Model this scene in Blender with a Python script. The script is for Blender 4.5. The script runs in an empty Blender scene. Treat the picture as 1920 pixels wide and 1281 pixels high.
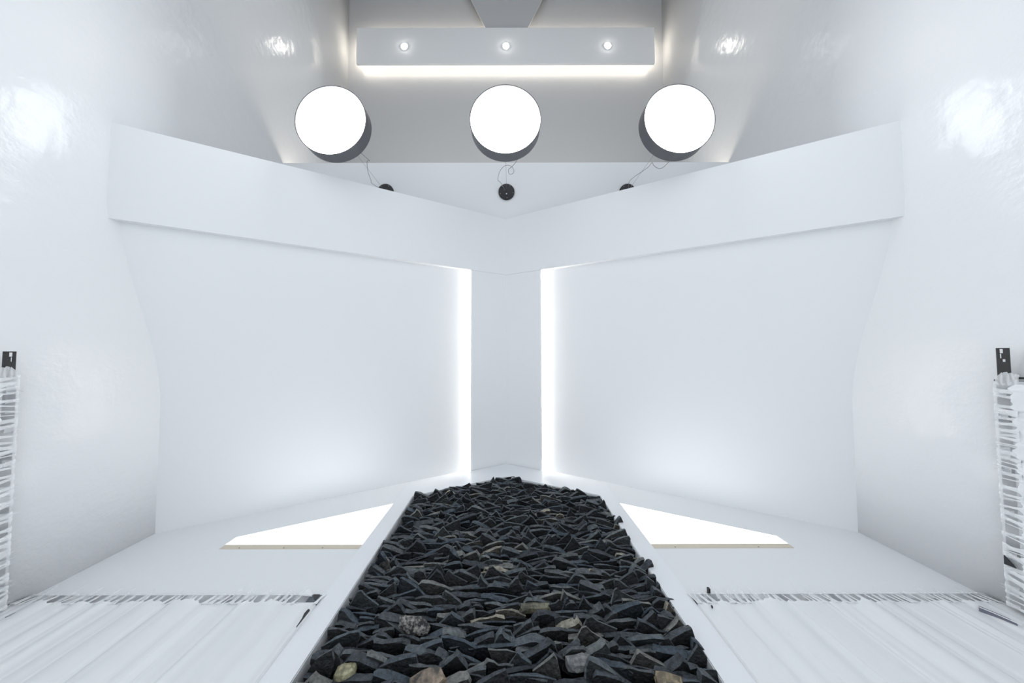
import bpy, bmesh, math, random
from mathutils import Vector, Matrix, noise
from mathutils.geometry import tessellate_polygon

random.seed(7)
S = 1.4                      # one unit of the plan = eye height, in metres
scene = bpy.context.scene
C = bpy.data.collections.new('gallery'); scene.collection.children.link(C)

# ------------------------------------------------------------------ camera
cam_d = bpy.data.cameras.new('camera'); cam = bpy.data.objects.new('camera', cam_d); C.objects.link(cam)
cam_d.sensor_width = 36.0; cam_d.lens = 11.0; cam_d.shift_x = 0.0057
cam_d.clip_start = 0.02; cam_d.clip_end = 100
cam.location = (0, 0, 1.0 * S)
cam.rotation_mode = 'QUATERNION'
cam.rotation_quaternion = (Matrix.Rotation(math.radians(90 + 2.23), 4, 'X') @ Matrix.Rotation(-0.0022, 4, 'Z')).to_quaternion()
scene.camera = cam

# ------------------------------------------------------------------ world, lights, exposure
world = bpy.data.worlds.new('world'); scene.world = world; world.use_nodes = True
world.node_tree.nodes['Background'].inputs[0].default_value = (0.90, 0.95, 1.0, 1)
world.node_tree.nodes['Background'].inputs[1].default_value = 1.2
scene.view_settings.view_transform = 'Standard'
scene.view_settings.look = 'None'
scene.view_settings.exposure = 0.0
scene.view_settings.gamma = 1.0
scene.view_settings.use_curve_mapping = False

LAMP_E, PANEL_E, SLOT_E, COVE_E, LEDGE_E, DOWN_E = 12.5, 3.0, 36.0, 8.0, 13.0, 120.0
COOL = (0.94, 0.97, 1.0); WARM = (1.0, 0.90, 0.76); NEUT = (1.0, 0.95, 0.87)
# ------------------------------------------------------------------ materials
def nmat(name):
    m = bpy.data.materials.new(name); m.use_nodes = True
    nt = m.node_tree; return m, nt, nt.nodes['Principled BSDF']

def paint(name, col, rough=0.5, spec=0.5, bump=0.02, scale=3.0, coat=0.0):
    m, nt, b = nmat(name)
    b.inputs['Base Color'].default_value = (*col, 1)
    b.inputs['Roughness'].default_value = rough
    b.inputs['Specular IOR Level'].default_value = spec
    b.inputs['Coat Weight'].default_value = coat; b.inputs['Coat Roughness'].default_value = 0.08
    tc = nt.nodes.new('ShaderNodeTexCoord'); n = nt.nodes.new('ShaderNodeTexNoise')
    n.inputs['Scale'].default_value = scale; n.inputs['Detail'].default_value = 6
    bp = nt.nodes.new('ShaderNodeBump'); bp.inputs['Strength'].default_value = bump; bp.inputs['Distance'].default_value = 0.05
    nt.links.new(tc.outputs['Object'], n.inputs['Vector']); nt.links.new(n.outputs['Fac'], bp.inputs['Height'])
    nt.links.new(bp.outputs['Normal'], b.inputs['Normal'])
    return m

def emit(name, col, e):
    m, nt, b = nmat(name)
    b.inputs['Base Color'].default_value = (0.8, 0.8, 0.8, 1)
    b.inputs['Emission Color'].default_value = (*col, 1)
    b.inputs['Emission Strength'].default_value = e
    return m

WHITE = (0.815, 0.83, 0.845)
M_wall = paint('gloss_white_wall', WHITE, 0.15, 0.21, 0.10, 9.0)
M_matte = paint('matte_white', WHITE, 0.55, 0.3, 0.02, 5.0)
M_vwall = paint('satin_white', WHITE, 0.38, 0.35, 0.03, 5.0)
M_floor = paint('floor_white', (0.79, 0.81, 0.83), 0.45, 0.3, 0.03, 6.0)
M_ceil_dark = paint('bounce_cut_grey', (.16, .165, .17), 0.6, 0.3, 0.02, 5.0)  # dark tone for the unseen ceiling, set to cut bounce light up there
M_rim = paint('rim_white', (0.80, 0.82, 0.85), 0.35, 0.4, 0.02, 6.0)
M_ceil = paint('rear_shade_grey', (0.54, 0.545, 0.555), 0.28, 0.4, 0.06, 7.0)  # grey deepened so the colour carries the dimness behind the lamps
M_drum = paint('drum_grey', (0.09, 0.095, 0.105), 0.35, 0.5, 0.0)
M_edge = paint('drum_rim', (0.10, 0.10, 0.105), 0.4, 0.5, 0.0)
M_black = paint('black_metal', (0.008, 0.009, 0.012), 0.35, 0.5, 0.02, 30)
M_dark = paint('dark_grey_metal', (0.10, 0.115, 0.135), 0.5, 0.4, 0.02, 30)
M_slotgrey = paint('slot_grey', (0.17, 0.175, 0.22), 0.5, 0.4, 0.02, 30)
M_wire = paint('cable_grey', (0.22, 0.23, 0.24), 0.5, 0.4, 0.0)
M_wood = paint('pale_plywood', (0.66, 0.60, 0.50), 0.6, 0.2, 0.05, 40)
M_lamp = emit('lamp_diffuser', COOL, LAMP_E)
M_panel = emit('panel_diffuser', COOL, PANEL_E)
M_slot = emit('slot_led', NEUT, SLOT_E)
M_cove = emit('cove_led', WARM, COVE_E)
M_ledge = emit('ledge_led', WARM, LEDGE_E)
M_down = emit('downlight_lens', NEUT, DOWN_E)

def slate_mat(name, island=False, k=1.0):
    m, nt, b = nmat(name); N = nt.nodes; L = nt.links
    if island:
        g = N.new('ShaderNodeNewGeometry'); rnd = g.outputs['Random Per Island']
    else:
        g = N.new('ShaderNodeObjectInfo'); rnd = g.outputs['Random']
    r = N.new('ShaderNodeValToRGB'); e = r.color_ramp.elements
    cols = [(0.0, (.010, .012, .015)), (.30, (.017, .020, .023)), (.58, (.024, .027, .029)), (.74, (.013, .018, .024)),
            (.88, (.032, .037, .039)), (.97, (.050, .051, .048)), (.998, (.085, .080, .066))]
    e[0].position, e[0].color = cols[0][0], (*cols[0][1], 1); e[1].position, e[1].color = cols[-1][0], (*cols[-1][1], 1)
    for p, c in cols[1:-1]:
        q_ = e.new(p); q_.color = (*c, 1)
    L.new(rnd, r.inputs[0])
    tc = N.new('ShaderNodeNewGeometry')
    n1 = N.new('ShaderNodeTexNoise'); n1.inputs['Scale'].default_value = 38; n1.inputs['Detail'].default_value = 8; n1.inputs['Roughness'].default_value = .7
    L.new(tc.outputs['Position'], n1.inputs['Vector'])
    mp = N.new('ShaderNodeMapRange'); mp.inputs[1].default_value = .3; mp.inputs[2].default_value = .75; mp.inputs[3].default_value = .5 * k; mp.inputs[4].default_value = 2.1 * k
    L.new(n1.outputs['Fac'], mp.inputs[0])
    mul = N.new('ShaderNodeMixRGB'); mul.blend_type = 'MULTIPLY'; mul.inputs[0].default_value = 1
    L.new(r.outputs[0], mul.inputs[1]); L.new(mp.outputs[0], mul.inputs[2])
    L.new(mul.outputs[0], b.inputs['Base Color'])
    b.inputs['Roughness'].default_value = .62; b.inputs['Specular IOR Level'].default_value = .32
    n2 = N.new('ShaderNodeTexNoise'); n2.inputs['Scale'].default_value = 55; n2.inputs['Detail'].default_value = 7
    L.new(tc.outputs['Position'], n2.inputs['Vector'])
    bp = N.new('ShaderNodeBump'); bp.inputs['Strength'].default_value = .8; bp.inputs['Distance'].default_value = .02
    L.new(n2.outputs['Fac'], bp.inputs['Height']); L.new(bp.outputs['Normal'], b.inputs['Normal'])
    return m
M_slate = slate_mat('slate', k=.6); M_slate_far = slate_mat('slate_far', True, .6)
M_sedge = slate_mat('slate_broken_lit_edge', k=3.0); M_sedge_far = slate_mat('slate_broken_lit_edge_far', True, 3.0)  # broken edges are paler; light falling on the tops is painted in too

def stone_mat(name, c1, c2, scale=40, lo=.42, hi=.6):
    m, nt, b = nmat(name); N = nt.nodes; L = nt.links
    tc = N.new('ShaderNodeTexCoord'); n = N.new('ShaderNodeTexNoise')
    n.inputs['Scale'].default_value = scale; n.inputs['Detail'].default_value = 6; n.inputs['Roughness'].default_value = .65
    r = N.new('ShaderNodeValToRGB'); r.color_ramp.elements[0].position = lo; r.color_ramp.elements[1].position = hi
    r.color_ramp.elements[0].color = (*c1, 1); r.color_ramp.elements[1].color = (*c2, 1)
    L.new(tc.outputs['Object'], n.inputs['Vector']); L.new(n.outputs['Fac'], r.inputs[0]); L.new(r.outputs[0], b.inputs['Base Color'])
    b.inputs['Roughness'].default_value = .6
    bp = N.new('ShaderNodeBump'); bp.inputs['Strength'].default_value = .5; bp.inputs['Distance'].default_value = .01
    L.new(n.outputs['Fac'], bp.inputs['Height']); L.new(bp.outputs['Normal'], b.inputs['Normal'])
    return m
M_granite = stone_mat('speckled_granite', (.012, .012, .014), (.30, .29, .27), 45, .44, .60)
M_yellow = stone_mat('yellow_stone', (.16, .15, .09), (.40, .38, .25), 25)
M_brown = stone_mat('brown_stone', (.05, .045, .04), (.32, .25, .19), 14, .40, .62)
M_olive = stone_mat('olive_stone', (.06, .06, .045), (.20, .20, .14), 25)
M_tan = stone_mat('tan_stone', (.12, .10, .07), (.36, .29, .18), 18)
M_palegrey = stone_mat('pale_grey_stone', (.10, .105, .11), (.26, .27, .27), 25)

def film_mat():
    m, nt, b = nmat('stretch_film'); N = nt.nodes; L = nt.links
    b.inputs['Base Color'].default_value = (.90, .92, .935, 1); b.inputs['Roughness'].default_value = .28
    at = N.new('ShaderNodeAttribute'); at.attribute_name = 'ply'
    tr = N.new('ShaderNodeBsdfTransparent'); mx = N.new('ShaderNodeMixShader')
    tl = N.new('ShaderNodeBsdfTranslucent'); tl.inputs[0].default_value = (.84, .88, .91, 1)
    m1 = N.new('ShaderNodeMixShader'); m1.inputs[0].default_value = .08
    L.new(b.outputs[0], m1.inputs[1]); L.new(tl.outputs[0], m1.inputs[2])
    L.new(at.outputs['Fac'], mx.inputs[0]); L.new(tr.outputs[0], mx.inputs[1]); L.new(m1.outputs[0], mx.inputs[2])
    L.new(mx.outputs[0], N['Material Output'].inputs['Surface'])
    return m
M_film = film_mat()

# ------------------------------------------------------------------ helpers (plan units in, metres out)
def mesh_obj(name, verts, faces, mat, parent=None, smooth=False, origin=(0, 0, 0)):
    me = bpy.data.meshes.new(name)
    ox, oy, oz = origin
    me.from_pydata([((x - ox) * S, (y - oy) * S, (z - oz) * S) for x, y, z in verts], [], faces)
    me.materials.append(mat)
    bm = bmesh.new(); bm.from_mesh(me); bmesh.ops.recalc_face_normals(bm, faces=bm.faces); bm.to_mesh(me); bm.free()
    if smooth:
        for p in me.polygons: p.use_smooth = True
    o = bpy.data.objects.new(name, me); C.objects.link(o)
    if parent is None: o.location = (ox * S, oy * S, oz * S)
    else:
        o.parent = parent
        o.location = Vector((ox * S, oy * S, oz * S)) - parent.location
    return o

def centre(verts):
    n = len(verts); return tuple(sum(v[i] for v in verts) / n for i in range(3))

def box(x0, x1, y0, y1, z0, z1):
    v = [(x, y, z) for z in (z0, z1) for y in (y0, y1) for x in (x0, x1)]
    f = [(0, 1, 3, 2), (4, 6, 7, 5), (0, 4, 5, 1), (2, 3, 7, 6), (0, 2, 6, 4), (1, 5, 7, 3)]
    return v, f

def merge(parts):
    V, F = [], []
    for v, f in parts:
        n = len(V); V += list(v); F += [tuple(i + n for i in q) for q in f]
    return V, F

def prism(poly, lo, hi, axis='z'):
    """poly: 2-D outline; extruded lo..hi along axis."""
    n = len(poly)
    def P(a, b, c): return (a, b, c) if axis == 'z' else (a, c, b)
    v = [P(a, b, lo) for a, b in poly] + [P(a, b, hi) for a, b in poly]
    f = [tuple(range(n))[::-1], tuple(range(n, 2 * n))] + [(i, (i + 1) % n, n + (i + 1) % n, n + i) for i in range(n)]
    return v, f

def struct(name, vf, mat, label, cat, smooth=False):
    o = mesh_obj(name, vf[0], vf[1], mat, None, smooth, (0, 0, 0))
    o['kind'] = 'structure'; o['label'] = label; o['category'] = cat
    return o

def thing(name, loc, label, cat, group=None):
    e = bpy.data.objects.new(name, None); C.objects.link(e); e.location = [c * S for c in loc]
    e.empty_display_size = .1
    e['label'] = label; e['category'] = cat
    if group: e['group'] = group
    bpy.context.view_layer.update() if False else None
    return e

def part(name, vf, mat, parent, smooth=False, label=None):
    """part of a top-level thing (depth 1) - coordinates are in plan units of the room"""
    o = mesh_obj(name, vf[0], vf[1], mat, None, smooth, (0, 0, 0))
    base = Vector((0, 0, 0)); p = parent
    while p: base += p.location; p = p.parent
    me = o.data
    for v in me.vertices: v.co -= base
    o.parent = parent; o.location = (0, 0, 0)
    if label: o['label'] = label
    return o

def tag(o, label, cat, group=None, kind=None):
    o['label'] = label; o['category'] = cat
    if group: o['group'] = group
    if kind: o['kind'] = kind

def tube(pts, r, n=8):
    """smooth tube through points (Catmull-Rom)"""
    P = [Vector(p) for p in pts]
    if len(P) > 2:
        Q = []
        E = [2 * P[0] - P[1]] + P + [2 * P[-1] - P[-2]]
        for i in range(1, len(E) - 2):
            for k in range(6):
                t = k / 6; a, b, c, d = E[i - 1], E[i], E[i + 1], E[i + 2]
                Q.append(.5 * ((2 * b) + (c - a) * t + (2 * a - 5 * b + 4 * c - d) * t * t + (3 * b - a - 3 * c + d) * t ** 3))
        Q.append(P[-1]); P = Q
    V, F = [], []
    for i, p in enumerate(P):
        d = (P[min(i + 1, len(P) - 1)] - P[max(i - 1, 0)]).normalized()
        u = d.orthogonal().normalized() if i == 0 else (u - d * u.dot(d)).normalized()
        w = d.cross(u)
        for k in range(n):
            a = 2 * math.pi * k / n; V.append(tuple(p + r * (math.cos(a) * u + math.sin(a) * w)))
    for i in range(len(P) - 1):
        for k in range(n):
            F.append((i * n + k, i * n + (k + 1) % n, (i + 1) * n + (k + 1) % n, (i + 1) * n + k))
    F.append(tuple(range(n))[::-1]); F.append(tuple(range((len(P) - 1) * n, len(P) * n)))
    return V, F

def lathe_y(cx, cz, prof, n=64, closed=False):
    """profile of (radius, y) turned about a horizontal axis along Y"""
    V, F = [], []; m = len(prof)
    for r, y in prof:
        for k in range(n):
            a = 2 * math.pi * k / n; V.append((cx + r * math.cos(a), y, cz + r * math.sin(a)))
    for i in range(m - 1 + (1 if closed else 0)):
        j = (i + 1) % m
        for k in range(n):
            F.append((i * n + k, i * n + (k + 1) % n, j * n + (k + 1) % n, j * n + k))
    if not closed:
        F.append(tuple(range(n))); F.append(tuple(range((m - 1) * n, m * n))[::-1])
    return V, F

# ------------------------------------------------------------------ the room
WF, WU = 1.963, 2.13           # half width of the room low down / high up
YA = 2.87                      # apex of the two splayed walls
COT = 1 / math.tan(math.radians(60))
ZB, ZT = 1.730, 2.254          # bottom and top of the fascia band
YBACK, YFRONT, YOPEN, ZCEIL = 4.09, -1.7, .35, 6.2
def vy(x): return YA - abs(x) * COT

def sstep(t): t = min(max(t, 0), 1); return t * t * (3 - 2 * t)
def side_x(z, y):
    return WF + (WU - WF) * sstep((z - .7) / 1.15)                # the wall flares gently outwards

for sgn, nm in ((-1, 'left'), (1, 'right')):
    zs = [0] + [.7 + 1.15 * k / 28 for k in range(29)] + [2.4, 4.2, ZCEIL]
    ys = [YOPEN] + [.3 + k * .15 for k in range(1, 11)] + [2.5, 3.2, YBACK + .2]
    nz, ny = len(zs), len(ys)
    V = [(sgn * side_x(z, y), y, z) for z in zs for y in ys]
    F = [(i * ny + j, i * ny + j + 1, (i + 1) * ny + j + 1, (i + 1) * ny + j) for i in range(nz - 1) for j in range(ny - 1)]
    if sgn > 0: F = [f[::-1] for f in F]
    w = struct('wall_' + nm, (V, F), M_wall, 'tall glossy white side wall on the %s, mirroring the lamps' % nm, 'wall', True)
    so = w.modifiers.new('thickness', 'SOLIDIFY'); so.thickness = .1 * S; so.offset = 1

# floor with openings for the slate bed and the two light panels
PX, PXO, PY0 = .660, .752, .55                 # slate bed half width, border outside, front end
PYC, PYA = 2.235, 2.235 + .660 * COT - .04
pit = [(-PX, PY0), (PX, PY0), (PX, PYC), (0, PYA), (-PX, PYC)]
panel = [(.752, 1.645), (1.478, 1.645), (1.478, 1.752), (.752, 2.135)]
outer = [(-WF - .1, YFRONT), (WF + .1, YFRONT), (WF + .1, vy(WF) + .2), (0, YA + .25), (-WF - .1, vy(WF) + .2)]
def floor_mesh():
    loops = [outer, pit, panel, [(-x, y) for x, y in panel]]
    tris = tessellate_polygon([[Vector((x, y, 0)) for x, y in l] for l in loops])
    pts = [p for l in loops for p in l]
    V = [(x, y, 0) for x, y in pts] + [(x, y, -.12) for x, y in pts]; n = len(pts)
    F = [tuple(t) for t in tris] + [tuple(i + n for i in t)[::-1] for t in tris]
    k = 0
    for l in loops:
        m = len(l)
        for i in range(m): F.append((k + i, k + (i + 1) % m, n + k + (i + 1) % m, n + k + i))
        k += m
    return V, F
fl = struct('floor', floor_mesh(), M_floor, 'pale grey-white floor around the slate bed', 'floor')

# splayed recessed walls, their fascia bands and the corner fins
def vwall(sgn, s0, s1, d0, d1, z0, z1, cham=0.0):
    """slab along a splayed wall: s along the wall from the apex, d depth behind its front plane"""
    t = Vector((math.sin(math.radians(60)), -math.cos(math.radians(60)))); nb = Vector((.5, math.sin(math.radians(60))))
    def P(s, d, z):
        # mitre at the apex: depth pushes straight back
        x = t.x * s + nb.x * d; y = YA + t.y * s + nb.y * d
        if s == 0: x, y = 0, YA + d / math.sin(math.radians(60))
        return (sgn * x, y, z)
    out = [(s0, d0), (s1, d0), (s1, d1), (s0, d1)]
    if cham: out = [(s0, d0), (s1 - cham, d0), (s1, d0 + cham), (s1, d1), (s0, d1)]
    n = len(out)
    V = [P(s, d, z0) for s, d in out] + [P(s, d, z1) for s, d in out]
    F = [tuple(range(n))[::-1], tuple(range(n, 2 * n))] + [(i, (i + 1) % n, n + (i + 1) % n, n + i) for i in range(n)]
    return V, F
SF = .345
for sgn, nm in ((-1, 'left'), (1, 'right')):
    struct('wall_back_' + nm, vwall(sgn, 0, 2.5, .044, .12, 0, ZB + .3), M_vwall, 'smooth white recessed wall on the %s of the corner' % nm, 'wall')
for k, (sgn, nm) in enumerate(((-1, 'left'), (1, 'right'))):
    struct('trim_%d' % (k + 1), vwall(sgn, 0, WU / math.sin(math.radians(60)) + .02, 0, .075, ZB, ZT), M_matte,
           'deep white fascia band above the %s recessed wall' % nm, 'fascia')
    struct('trim_%d' % (k + 3), vwall(sgn, 0, SF, .006, .018, 0, ZB, .008), M_matte,
           'narrow white corner panel on the %s of the centre line, lit along its edge' % nm, 'panel')
    e = thing('light_strip', (0, YA, .9), 'warm white light strip behind the edge of the %s corner panel' % nm, 'light', 'upright light strips in the corner')
    part('strip', vwall(sgn, SF - .034, SF - .022, .019, .040, .012, ZB - .01), M_slot, e)

# centre wall with the black wall plates, its top edge hiding a glow
struct('wall_center', box(-WU, WU, YA + .03, YA + .07, 1.6, 2.812), M_matte, 'flat white wall section behind the fascia, holding three black discs', 'wall')
e = thing('ledge_light_strip', (0, YA + .11, 2.77), 'warm light strip hidden behind the straight edge above the black discs', 'light')
part('strip', box(-WU + .06, WU - .06, YA + .10, YA + .13, 2.765, 2.775), M_ledge, e)
# upper rear wall, ceiling, hall end
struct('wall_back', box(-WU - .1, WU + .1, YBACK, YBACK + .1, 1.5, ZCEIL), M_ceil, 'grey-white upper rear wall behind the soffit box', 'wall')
struct('ceiling', box(-WU - .1, WU + .1, YOPEN, YBACK + .1, ZCEIL, ZCEIL + .1), M_ceil_dark, 'unseen ceiling high above the soffit box, darkened to cut bounce light', 'ceiling')
# tapering bulkhead hanging down behind the soffit box
tp = [(-.70, 6.19), (.735, 6.19), (.245, 5.20), (-.215, 5.20)]
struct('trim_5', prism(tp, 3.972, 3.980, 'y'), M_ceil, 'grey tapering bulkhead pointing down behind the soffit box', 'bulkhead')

# soffit box with cove light and three downlights
BX, BZ0, BZ1, BY0, BY1 = 1.955, 4.803, 5.283, 3.95, 3.985
sb = thing('soffit_box', (0, BY1, BZ0), 'long grey-white floating soffit box with warm glow around its edges', 'soffit')
bv, bf = box(-BX, BX, BY0, BY1, BZ0, BZ1)
part('body', (bv, bf), M_matte, sb)
part('backing', box(-BX + .22, BX - .22, BY1, YBACK - .003, BZ0 + .14, BZ1 - .14), M_matte, sb)
for x0, x1, z0, z1, yd in ((-BX + .06, BX - .06, BZ0 + .050, BZ0 + .058, .03), (-BX + .04, BX - .04, BZ1 - .035, BZ1 - .010, .05),
                       (-BX + .006, -BX + .03, BZ0 + .05, BZ1 - .05, .05), (BX - .03, BX - .006, BZ0 + .05, BZ1 - .05, .05)):
    part('light_strip', box(x0, x1, BY1 + .004, BY1 + yd, z0, z1), M_cove, sb)
for k, (x, z, lab) in enumerate(((-1.326, 5.026, 'left end of the soffit box'), (.006, 5.028, 'middle of the soffit box'), (1.338, 5.030, 'right end of the soffit box'))):
    d = thing('downlight', (x, BY0, z), 'small bright round downlight set in the ' + lab, 'downlight', None)
    part('ring', lathe_y(x, z, [(.052, BY0), (.052, BY0 - .005), (.0445, BY0 - .007), (.0435, BY0)], 32, True), M_matte, d)
    v, f = lathe_y(0, 0, [(.042, 0), (.040, -.008), (.029, -.014), (.010, -.017)], 32)
    v = [(x + a * .66, BY0 - .001 + b, z + c) for a, b, c in v]
    part('lens', (v, f), M_down, d, True)

# ------------------------------------------------------------------ drum lamps, wall discs and cables
LY0, LY1, LR = 2.003, 2.100, .2345
cables = {
 'l': [(-1.20, 2.885, 2.565), (-1.225, 2.80, 2.560), (-1.212, 2.755, 2.562), (-1.181, 2.63, 2.552), (-1.135, 2.505, 2.536), (-1.079, 2.38, 2.502), (-1.006, 2.255, 2.427), (-0.992, 2.13, 2.385), (-1.03, LY1 + .004, 2.42)],
 'c': [(-.005, 2.885, 2.525), (-0.048, 2.85, 2.59), (-0.072, 2.812, 2.591), (-0.061, 2.744, 2.616), (-0.031, 2.675, 2.624), (0.006, 2.607, 2.605), (0.046, 2.539, 2.554), (0.066, 2.471, 2.477), (0.052, 2.403, 2.411), (0.026, 2.335, 2.371), (0.021, 2.266, 2.363), (0.047, 2.198, 2.346), (0.085, 2.13, 2.36), (.09, LY1 + .004, 2.42)],
 'r': [(1.15, 2.885, 2.52), (1.149, 2.87, 2.545), (1.126, 2.797, 2.565), (1.136, 2.713, 2.562), (1.17, 2.63, 2.561), (1.187, 2.547, 2.552), (1.179, 2.463, 2.536), (1.151, 2.38, 2.463), (1.138, 2.297, 2.391), (1.132, 2.213, 2.341), (1.14, 2.13, 2.34), (1.16, LY1 + .004, 2.40)]}
for key, x, z, dx, dz, side in (('l', -1.154, 2.540, -1.133, 2.525, 'left'), ('c', -.002, 2.544, .006, 2.523, 'middle'), ('r', 1.146, 2.545, 1.146, 2.521, 'right')):
    t = thing('drum_lamp', (x, LY1, z), {'l': 'leftmost of the three glowing round drum lamps', 'c': 'middle one of the three glowing round drum lamps', 'r': 'rightmost of the three glowing round drum lamps'}[key], 'lamp', 'three big round drum lamps')
    R = LR
    part('shade', lathe_y(x, z, [(R, LY0), (R, LY1 - .012), (R - .006, LY1 - .004), (R - .02, LY1), (.02, LY1), (.02, LY1 - .004), (R - .022, LY1 - .006), (R - .0035, LY1 - .015), (R - .0035, LY0)], 96, True), M_drum, t)
    part('diffuser', lathe_y(x, z, [(R - .004, LY0 + .006), (R - .004, LY0 + .003)], 96), M_lamp, t)
    part('rim', lathe_y(x, z, [(R + .0015, LY0 + .004), (R + .0015, LY0 - .002), (R - .004, LY0 - .002), (R - .004, LY0 + .004)], 96, True), M_edge, t)
    part('back_cap', lathe_y(x, z, [(.06, LY1 - .003), (.06, LY1 + .008), (.05, LY1 + .012)], 32), M_edge, t)
    part('cable', tube(cables[key], .0018, 6), M_wire, t, True)
    part('suspension_wire', tube([(x, LY1 + .010, z), (dx, YA + .022, dz)], .0009, 5), M_wire, t, True)
    d = thing('mounting_disc', (dx, YA + .03, dz), {'l': 'black round mounting disc, its lower half hidden by the left fascia', 'c': 'black round mounting disc fully visible above the corner', 'r': 'black round mounting disc, its lower half hidden by the right fascia'}[key], 'mounting disc', 'black mounting discs behind the lamps')
    part('plate', lathe_y(dx, dz, [(.0755, YA + .03), (.0755, YA + .014), (.072, YA + .010), (.02, YA + .009)], 48), M_black, d)
    for k in range(5):
        a = 1.0 + k * 1.26
        part('screw', lathe_y(dx + .062 * math.cos(a), dz + .062 * math.sin(a), [(.0045, YA + .010), (.0040, YA + .006)], 10), M_wire, d)
    part('grommet', lathe_y(dx, dz - .028, [(.011, YA + .010), (.009, YA + .000)], 16), M_dark, d)
    part('grommet_tip', lathe_y(dx, dz - .028, [(.005, YA + .001), (.004, YA - .002)], 10), M_matte, d)

# ------------------------------------------------------------------ light panels in the floor
for sgn, nm in ((-1, 'left'), (1, 'right')):
    pl = [(sgn * x, y) for x, y in panel]
    if sgn < 0: pl = pl[::-1]
    t = thing('floor_light_panel', (sgn * 1.0, 1.8, 0), 'bright white angular light panel set in the floor %s of the slate bed' % nm, 'light panel', 'glowing floor panels beside the slate bed')
    lit = [(.7535, 1.684), (1.4765, 1.684), (1.4765, 1.7512), (.7535, 2.1335)]
    lit = [(sgn * x, y) for x, y in lit]
    part('diffuser', prism(lit, -.02, -.001), M_panel, t)
    part('edge_strip', prism([(sgn * .7535, 1.6465), (sgn * 1.4765, 1.6465), (sgn * 1.4765, 1.683), (sgn * .7535, 1.683)], -.02, .0005), M_wood, t, label='pale plywood strip')
    for x in ((.87, 1.30) if sgn > 0 else (1.15, 1.38, .95)):
        part('nail', prism([(sgn * x + .003 * math.cos(a), 1.655 + .003 * math.sin(a)) for a in (0, 1.05, 2.1, 3.14, 4.19, 5.24)], -.005, .0018), M_dark, t)

# ------------------------------------------------------------------ slate bed border
def ring_prism(outp, inp, z0, z1):
    tris = tessellate_polygon([[Vector((x, y, 0)) for x, y in outp], [Vector((x, y, 0)) for x, y in inp]])
    pts = outp + inp; n = len(pts)
    V = [(x, y, z1) for x, y in pts] + [(x, y, z0) for x, y in pts]
    F = [tuple(t) for t in tris] + [tuple(i + n for i in t)[::-1] for t in tris]
    k = 0
    for l in (outp, inp):
        m = len(l)
        for i in range(m): F.append((k + i, k + (i + 1) % m, n + k + (i + 1) % m, n + k + i))
        k += m
    return V, F
bt = thing('slate_bed_frame', (0, 1.5, 0), 'white pentagonal border frame around the bed of dark slate', 'frame')
ins = [(-PX + .0, PY0), (PX, PY0), (PX, PYC), (0, PYA), (-PX, PYC)]
outr = [(-PXO, PY0 - .10), (PXO, PY0 - .10), (PXO, vy(PXO) - .004), (0, YA - .006), (-PXO, vy(PXO) - .004)]
def inset(p, d): return [(x * (1 - d / PX), (y - 1.5) * (1 - d / 1.0) + 1.5) for x, y in p]
part('border', ring_prism(outr, inset(ins, .004), .0, .007), M_rim, bt)
part('lining', ring_prism([(x * 1.004, (y - 1.5) * 1.004 + 1.5) for x, y in ins], inset(ins, .006), -.10, .002), M_rim, bt)
part('tray_bottom', prism(inset(ins, .006), -.115, -.10), M_black, bt)

# ------------------------------------------------------------------ slates
def slate_mesh(kind, rs):
    """irregular broken slab: outline in x/z, thickness in y; stands on edge; z=0 is the level of the bed"""
    w = rs.uniform(.07, .15); t = rs.uniform(.012, .032); dn = -.045
    if kind == 'pointed':
        w = rs.uniform(.07, .135); h = rs.uniform(.028, .060); px = rs.uniform(-.28, .28) * w
        top = [(-w * .5, rs.uniform(-.014, 0)), (px - w * rs.uniform(.06, .12), h * rs.uniform(.70, .95)), (px, h), (px + w * rs.uniform(.1, .2), h * rs.uniform(.55, .75)), (w * .5, rs.uniform(-.014, .004))]
    elif kind == 'wedge':
        h = rs.uniform(.018, .042); s = rs.choice((-1, 1))
        top = [(-w * .5, rs.uniform(-.014, -.002)), (-w * .15, h * .45 + rs.uniform(-.004, .004)), (w * .22, h * .85), (w * .44, h), (w * .5, h * rs.uniform(.35, .7))]
        if s < 0: top = [(-x, z) for x, z in top][::-1]
    elif kind == 'rounded':
        w = rs.uniform(.05, .095); h = rs.uniform(.012, .034)
        top = [(-w * .5, -.008), (-w * .36, h * .7), (-w * .05, h), (w * .3, h * rs.uniform(.7, .95)), (w * .5, -.004)]
    else:  # flat
        w = rs.uniform(.08, .17); h = rs.uniform(.002, .016); t = rs.uniform(.008, .026)
        top = [(-w * .5, h * rs.uniform(.2, .8)), (-w * .25, h * rs.uniform(.7, 1.1)), (0, h * rs.uniform(.8, 1.2)), (w * .28, h * rs.uniform(.6, 1.1)), (w * .5, h * rs.uniform(.1, .8))]
    low = [(w * rs.uniform(.36, .5), dn * .5), (w * .25, dn), (-w * .25, dn), (-w * rs.uniform(.36, .5), dn * .5)]
    out = top + low; n = len(out); V = []
    lean = rs.uniform(-.5, .5); dro = rs.uniform(-.006, .004)
    for li, (yy, sc, dz) in enumerate(((-.5, 1.0, 0), (-.10, 1.03, .0015), (.5, rs.uniform(.86, 1.0), dro))):
        for x, z in out:
            j = .0022
            V.append((x * sc + rs.uniform(-j, j), yy * t + z * lean * .3 + rs.uniform(-j, j) * 1.4, z * (sc if z > 0 else 1) + dz + rs.uniform(-j, j)))
    F = [tuple(range(n))[::-1], tuple(range(2 * n, 3 * n))]
    for l in range(2):
        for i in range(n): F.append((l * n + i, l * n + (i + 1) % n, (l + 1) * n + (i + 1) % n, (l + 1) * n + i))
    return V, F, w, t

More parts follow.
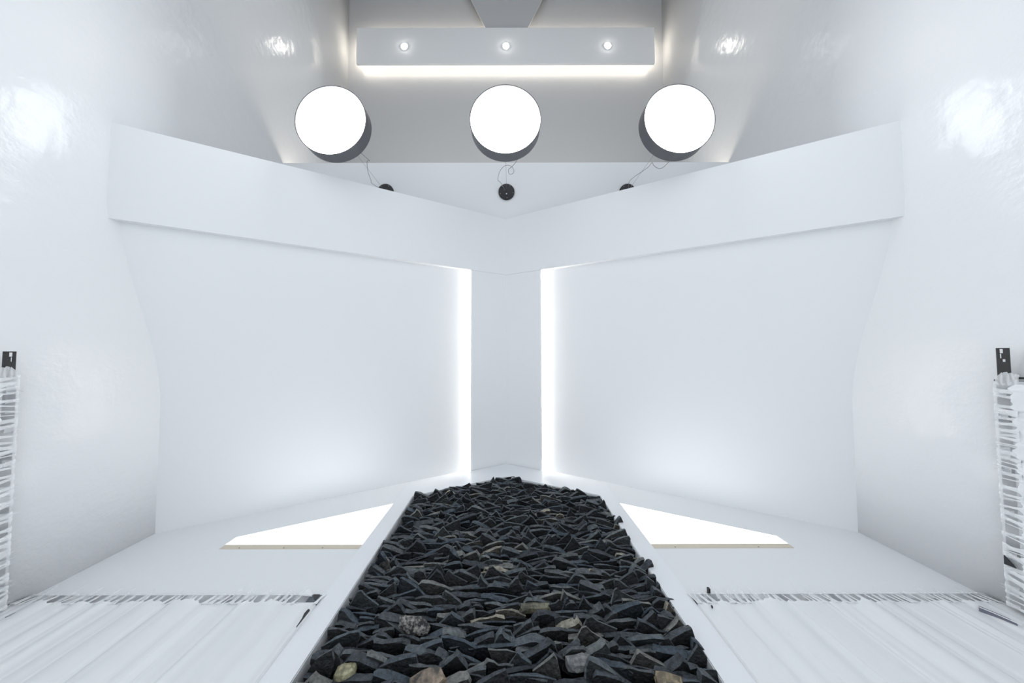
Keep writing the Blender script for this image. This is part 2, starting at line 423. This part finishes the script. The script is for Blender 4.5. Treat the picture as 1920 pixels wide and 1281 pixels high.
protos = []
KINDS = [('pointed', 16), ('wedge', 16), ('rounded', 8), ('flat', 16)]
for kind, cnt in KINDS:
    for k in range(cnt):
        rs = random.Random(hash((len(kind) * 131 + ord(kind[0])) * 977 + k))
        V, F, w, t = slate_mesh(kind, rs)
        me = bpy.data.meshes.new('slate'); me.from_pydata([(x * S, y * S, z * S) for x, y, z in V], [], F); me.materials.append(M_slate); me.materials.append(M_sedge)
        for pi, p_ in enumerate(me.polygons): p_.material_index = 0 if pi < 2 else 1
        bm = bmesh.new(); bm.from_mesh(me); bmesh.ops.recalc_face_normals(bm, faces=bm.faces)
        bmesh.ops.triangulate(bm, faces=[f for f in bm.faces if len(f.verts) > 4]); bm.to_mesh(me); bm.free()
        protos.append((kind, me, w, t))
by_kind = {}
for p in protos: by_kind.setdefault(p[0], []).append(p)

special = [  # x, y, builder key, label
 (-.342, 1.190, 'granite'), (-.505, 1.022, 'yellow'), (-.240, 1.000, 'brown'), (.108, 1.262, 'olive'), (.492, .990, 'tan'), (.235, 1.04, 'pale')]
rs = random.Random(21)
place = []
y = PY0 + .03
while y < PYA - .03:
    step = rs.uniform(.017, .029)
    lim = PX - .014 if y < PYC else (PYA - y) / (PYA - PYC) * (PX - .02)
    x = -lim + rs.uniform(0, .02)
    while x < lim - .015:
        kind = rs.choices(('pointed', 'wedge', 'rounded', 'flat'), (19, 33, 6, 42))[0]
        kd, me, w, t = rs.choice(by_kind[kind])
        sc = rs.uniform(.85, 1.2)
        if x + w * sc > lim + .012:
            sc = max(.45, (lim + .008 - x) / w)
            if sc < .5 and rs.random() < .5: break
        cx = x + w * sc / 2
        place.append((cx, y + rs.uniform(-.012, .012), -.006 + rs.uniform(-.012, .007), kind, me, sc,
                      rs.uniform(-.30, .30), rs.gauss(0, .13), rs.uniform(-.22, .22)))
        x += w * sc * rs.uniform(.78, .98)
    y += step
place = [p for p in place if not any(abs(p[0] - q[0]) < .050 and abs(p[1] - q[1]) < .022 for q in special)]
vis = sorted([p for p in place if p[1] > .945], key=lambda p: p[1])
solo = vis[:294]; ids = set(id(p) for p in solo)
LAB = {'pointed': 'dark slate slab with a pointed peak',
       'wedge': 'dark slate slab with a slanting top edge',
       'rounded': 'blunt rounded dark slate lump',
       'flat': 'flat-topped dark slate slab lying low'}
GRP = {'pointed': 'pointed slates', 'wedge': 'slanting slates', 'rounded': 'rounded slates', 'flat': 'flat slates'}
def mat_of(p):
    return Matrix.Translation((p[0] * S, p[1] * S, p[2] * S)) @ Matrix.Rotation(p[8], 4, 'Z') @ Matrix.Rotation(p[7], 4, 'Y') @ Matrix.Rotation(p[6], 4, 'X') @ Matrix.Diagonal((p[5], 1, 1, 1))
def zone(p):
    a = 'beside the left border' if p[0] < -.40 else 'left of the middle' if p[0] < -.12 else 'in the middle' if p[0] < .14 else 'right of the middle' if p[0] < .42 else 'beside the right border'
    b = 'at the very front' if p[1] < 1.10 else 'a few rows back' if p[1] < 1.27 else 'halfway up the bed'
    return a, b
for p in solo:
    o = bpy.data.objects.new('slate', p[4]); o.matrix_world = mat_of(p); C.objects.link(o)
    a, b = zone(p)
    tag(o, '%s, %s %s' % (LAB[p[3]], b, a), 'stone', '%s %s %s' % (GRP[p[3]], b, a))
bmj = bmesh.new()
for p in place:
    if id(p) in ids: continue
    k = len(bmj.verts); M = mat_of(p); me = p[4]
    vs = [bmj.verts.new(M @ v.co) for v in me.vertices]
    for f in me.polygons:
        bmj.faces.new([vs[i] for i in f.vertices]).material_index = f.material_index
mj = bpy.data.meshes.new('slate_pieces'); bmj.to_mesh(mj); bmj.free(); mj.materials.append(M_slate_far); mj.materials.append(M_sedge_far)
o = bpy.data.objects.new('slate_pieces', mj); C.objects.link(o)
tag(o, 'countless small dark slate pieces packed in the far end of the bed', 'stones', None, 'stuff')

def lump(name, x, y, z, sx, sy, sz, mat, label, seed, rot=(0, 0, 0), blocky=.0, sub=3):
    bm = bmesh.new(); bmesh.ops.create_icosphere(bm, subdivisions=sub, radius=1)
    for v in bm.verts:
        c = v.co.copy()
        if blocky:
            m_ = max(abs(c.x), abs(c.y), abs(c.z)); c = c.lerp(c / m_, blocky)
        n_ = noise.noise(c * 1.6 + Vector((seed, 0, 0))) * .22 + noise.noise(c * 4 + Vector((0, seed, 0))) * .07
        v.co = Vector((c.x * sx, c.y * sy, c.z * sz)) * (1 + n_) * S
    me = bpy.data.meshes.new(name); bm.to_mesh(me); bm.free(); me.materials.append(mat)
    o = bpy.data.objects.new(name, me); C.objects.link(o); o.location = (x * S, y * S, z * S); o.rotation_euler = rot
    tag(o, label, 'stone'); return o
lump('granite_cobble', -.335, 1.170, .018, .062, .024, .028, M_granite, 'black and white speckled granite cobble among the dark slates', 3.1, (.2, .32, .1))
lump('yellow_stone', -.505, 1.018, .004, .030, .020, .020, M_yellow, 'small pale yellow squarish stone near the left border', 5.5, (0, -.1, .1), .8, 2)
lump('brown_stone', -.240, .985, .004, .052, .030, .026, M_brown, 'brown and cream weathered block at the front of the bed', 8.2, (.1, -.2, .2), .75, 2)
lump('olive_stone', .108, 1.262, .006, .058, .014, .016, M_olive, 'thin olive-topped slab lying flat in the middle of the bed', 2.2, (0, .03, .02), .85, 2)
lump('tan_stone', .492, .990, .0, .040, .024, .018, M_tan, 'small tan stone at the front right of the bed', 9.4, (.1, .1, -.2), .7, 2)
lump('pale_grey_stone', .235, 1.045, .006, .045, .020, .018, M_palegrey, 'pale grey rough-topped slab near the front of the bed', 6.4, (0, .04, .1), .8, 2)

# ------------------------------------------------------------------ film-wrapped panels
def film_geo(mp, a0, a1, yfar, ynear, seed, skip=(), wl=.045):
    """stretched film: a sheet with creases running along Y, plus ragged bands pulled over the far edge bar"""
    r = random.Random(seed); V, F, W = [], [], []
    # crease profile
    na = 340; amp = []
    bands = []
    a = a0
    while a < a1:
        wdt = r.choice((r.uniform(.008, .02), r.uniform(.03, .08), r.uniform(.04, .11))); bands.append((a, wdt, r.uniform(-1, 1), r.uniform(-.03, .03), r.uniform(0, 1))); a += wdt * r.uniform(.5, 1.1)
    def hgt(a, y):
        h = 0; s = 0
        for b, wd, k, dr, q in bands:
            c = b + dr * (yfar - y) + wd * .5
            d = abs(a - c) / (wd * .62)
            if d < 1:
                h += k * (1 - d * d) ** 2 * (.25 + wd * 9); s += (1 - d) * (q - .5)
        return h * .0125, s
    ny = 16
    for j in range(ny + 1):
        yy = yfar - .048 + (ynear - yfar + .048) * (j / ny) ** 1.2
        for i in range(na + 1):
            a = a0 + (a1 - a0) * i / na
            h, s = hgt(a, yy)
            e = .014 * noise.noise(Vector((a * 55, seed, 0))) if j == 0 else 0
            if i == 0 and wl > .02: V.append(mp(a, yy + e, .006)); W.append(.98); continue
            V.append(mp(a, yy + e, max(.0145, .018 + h + .004 * noise.noise(Vector((a * 9, yy * 3, seed)))))); W.append(min(.985, max(.78, .92 + .2 * s)))
    for j in range(ny):
        for i in range(na):
            F.append((j * (na + 1) + i, j * (na + 1) + i + 1, (j + 1) * (na + 1) + i + 1, (j + 1) * (na + 1) + i))
    # bands over the edge bar
    fv, ff, fw = [], [], []
    def ribbon(a, w, y0, y1, sk, op, lift=.018, wisp=False):
        k = len(fv); n = 7
        for q in range(n + 1):
            t = q / n; yy = y0 + (y1 - y0) * t; c = a + sk * t
            ww = w * (1 - .45 * math.sin(t * math.pi)) if not wisp else w * (1 - .8 * t)
            hh = lift * (1 - t * .55) + (.0 if not wisp else .016 * t)
            for s_ in (-1, 0, 1):
                fv.append(mp(c + s_ * ww * .5, yy, hh + (.0025 if s_ == 0 else 0))); fw.append(op * (1 if not wisp else 1 - .75 * t))
        for q in range(n):
            for s_ in (0, 1):
                b = k + q * 3 + s_; ff.append((b, b + 1, b + 4, b + 3))
    a = a0 + .004
    while a < a1:
        w = r.uniform(.006, .030)
        if not any(s0 < a < s1 for s0, s1 in skip):
            ribbon(a, w, yfar - .056, yfar + .008, r.uniform(-.012, .012), r.uniform(.80, .96))
            if r.random() < .45: ribbon(a + r.uniform(-.01, .01), max(w, .012), yfar - .03, yfar + r.uniform(.008, wl), r.uniform(-.01, .01), r.uniform(.3, .55), .014, True)
        a += w + r.uniform(-.006, .015)
    # a thin single layer of film spread over the bar
    k = len(fv)
    n = 60
    aa0 = a0 + (.05 if skip else 0)
    for i in range(n + 1):
        a = aa0 + (a1 - aa0) * i / n; op = .26 + .45 * max(0, noise.noise(Vector((a * 14, seed + 3, 0))) + .3)
        fv.append(mp(a, yfar + .004, .012)); fv.append(mp(a, yfar - .050, .0130)); fw += [op, op]
    for i in range(n): ff.append((k + 2 * i, k + 2 * i + 2, k + 2 * i + 3, k + 2 * i + 1))
    return (V, F, W), (fv, ff, fw)

def film_part(name, data, parent):
    V, F, W = data
    o = part(name, (V, F), M_film, parent, True)
    at = o.data.attributes.new('ply', 'FLOAT', 'POINT')
    for i, w in enumerate(W): at.data[i].value = w
    return o

# on the floor, either side of the slate bed
YF, YS, YN = 1.325, 1.243, .36
for sgn, nm in ((-1, 'left'), (1, 'right')):
    t = thing('wrapped_floor_panel', (sgn * 1.36, YF, 0), 'white plastic film wrapped panel on the floor %s of the slate bed' % nm, 'wrapped panel', 'film-wrapped panels on the floor')
    x0 = .757
    part('panel', box(*sorted((sgn * x0, sgn * 1.950)), YN, YF - .040, .0005, .012), M_rim, t)
    part('edge_bar', box(*sorted((sgn * x0, sgn * 1.952)), YF - .042, YF, .0005, .011), M_dark, t)
    if sgn < 0:
        part('end_cap', prism([(-.768, YF + .001), (-.795, YF + .001), (-.782, YF - .018), (-.768, YF - .030)], .0005, .0128), M_black, t, label='small black corner')
        part('side_slot', prism([(-.756, 1.240), (-.764, 1.243), (-.766, 1.222), (-.760, 1.200), (-.757, 1.165)], .0005, .0205), M_black, t, label='narrow black gap beside the border')
    else:
        part('bolt', box(.832, .840, YF + .004, YF + .016, .0005, .028), M_black, t)
        part('bolt', box(.790, .794, 1.243, 1.250, .018, .026), M_black, t)
    skip = ((.775, .83),) if sgn < 0 else ()
    sh, fr = film_geo(lambda a, y, h: (sgn * a, y, h), x0 - .0045, 1.957, YF, YN, 5 + sgn, skip)
    film_part('film', sh, t); film_part('film_fringe', fr, t)
    if sgn < 0:
        V = [(-.835, YF + .006, .018), (-.80, YF + .002, .019), (-.785, YF - .026, .024), (-.845, YF - .016, .022), (-.825, YF + .022, .024)]
        film_part('film_fold', (V, [(0, 1, 2, 3), (0, 4, 1)], [.75, .7, .7, .8, .5]), t)
    if sgn > 0:
        h_ = [(1.800, 1.232), (1.816, 1.243), (1.838, 1.186), (1.835, 1.166), (1.828, 1.158)]
        part('hand_slot', prism(h_, .015, .0275), M_slotgrey, t, label='dark grey slot showing through the film')
        part('slot_lip', tube([(1.798, 1.231, .032), (1.812, 1.195, .033), (1.829, 1.150, .032)], .0016, 6), M_matte, t, True)
    else:
        part('hand_slot', prism([(-1.852, 1.205), (-1.862, 1.200), (-1.858, 1.222), (-1.850, 1.220)], .015, .0265), M_slotgrey, t, label='small dark slot showing through the film')

# standing against the side walls
def plate_with_holes(sgn, ztop, holes, zlow):
    x0, x1 = sorted((sgn * 1.944, sgn * 1.950))
    ybr = sorted({1.212, 1.243} | {v for h in holes for v in h[:2]}); zbr = sorted({zlow, ztop} | {v for h in holes for v in h[2:]})
    ps = []
    V, F = [], []
    idx = {}
    def vid(x, y, z):
        k = (round(x, 5), round(y, 5), round(z, 5))
        if k not in idx: idx[k] = len(V); V.append((x, y, z))
        return idx[k]
    solid = {}
    for i in range(len(ybr) - 1):
        for j in range(len(zbr) - 1):
            cy, cz = (ybr[i] + ybr[i + 1]) / 2, (zbr[j] + zbr[j + 1]) / 2
            solid[i, j] = not any(h[0] < cy < h[1] and h[2] < cz < h[3] for h in holes)
    for (i, j), s in solid.items():
        if not s: continue
        ya, yb, za, zb = ybr[i], ybr[i + 1], zbr[j], zbr[j + 1]
        for x in (x0, x1): F.append((vid(x, ya, za), vid(x, yb, za), vid(x, yb, zb), vid(x, ya, zb)))
        for (di, dj, q) in ((-1, 0, (ya, za, ya, zb)), (1, 0, (yb, za, yb, zb)), (0, -1, (ya, za, yb, za)), (0, 1, (ya, zb, yb, zb))):
            if not solid.get((i + di, j + dj), False):
                a, b, c, d = q; F.append((vid(x0, a, b), vid(x1, a, b), vid(x1, c, d), vid(x0, c, d)))
    return V, F
for sgn, nm in ((-1, 'left'), (1, 'right')):
    t = thing('wrapped_wall_panel', (sgn * 1.95, 1.0, .02), 'white plastic film wrapped panel with black post against the %s wall' % nm, 'wrapped panel', 'film-wrapped panels on the walls')
    zt = 1.018 if sgn > 0 else 1.013
    def yy(d): return 1.241 - d * .00135
    if sgn > 0: holes = [(yy(11.5), yy(3), zt - .0205, zt - .004), (yy(8), yy(3), zt - .040, zt - .023), (yy(15), yy(7.5), zt - .054, zt - .044)]
    else: holes = [(yy(12), yy(3.5), zt - .0205, zt - .004), (yy(8.5), yy(4), zt - .040, zt - .023)]
    part('post', plate_with_holes(sgn, zt, holes, .03), M_black, t, label='black perforated metal post')
    top = .925 if sgn > 0 else .955
    x0, x1 = sorted((sgn * 1.936, sgn * 1.943))
    part('edge_bar', box(x0, x1, 1.214, 1.242, .03, top - .05), M_dark, t)
    x0, x1 = sorted((sgn * 1.940, sgn * 1.962))
    part('panel', box(x0, x1, YN, 1.212, .03, top - .035), M_rim, t)
    if sgn > 0:
        part('top_rail', box(1.935, 1.962, YN, 1.196, .900, .907), M_black, t)
        part('bolt', box(1.943, 1.962, 1.242, 1.252, .885, .893), M_black, t)
        part('corner_gap', prism([(1.2405, .214), (1.217, .188), (1.2405, .184)], 1.912, 1.926, 'z') if False else
             ([(1.921, 1.241, .218), (1.921, 1.213, .186), (1.921, 1.241, .184), (1.925, 1.241, .218), (1.925, 1.213, .186), (1.925, 1.241, .184)],
              [(0, 1, 2), (3, 5, 4), (0, 3, 4, 1), (1, 4, 5, 2), (2, 5, 3, 0)]), M_black, t, label='small black gap in the film')
    else:
        part('bolt', box(-1.962, -1.943, 1.242, 1.249, .868, .876), M_black, t)
    sh, fr = film_geo(lambda a, y, h: (sgn * (1.944 - h), y, a), .03, top - .045, YS, YN, 11 + sgn, (), .014)
    film_part('film', sh, t); film_part('film_fringe', fr, t)
    # gathered film at the top of the post
    r = random.Random(3 + sgn); V, F, W = [], [], []
    n = 14
    for q in range(n + 1):
        u = q / n; yb = YS - .001 - .06 * u
        for j in range(6):
            v = j / 5
            z = (top - .05) + v * (.055 * math.sin(min(1, .25 + u * 1.6) * math.pi * .5) * (1 - .25 * u)) + .003 * math.sin(q * 2.1)
            V.append((sgn * (1.930 - .006 * math.sin(q * 1.7 + j) * .6), yb, z)); W.append(.62 if q % 4 else .9)
    for q in range(n):
        for j in range(5): F.append((q * 6 + j, q * 6 + j + 1, (q + 1) * 6 + j + 1, (q + 1) * 6 + j))
    film_part('film_hood', (V, F, W), t)
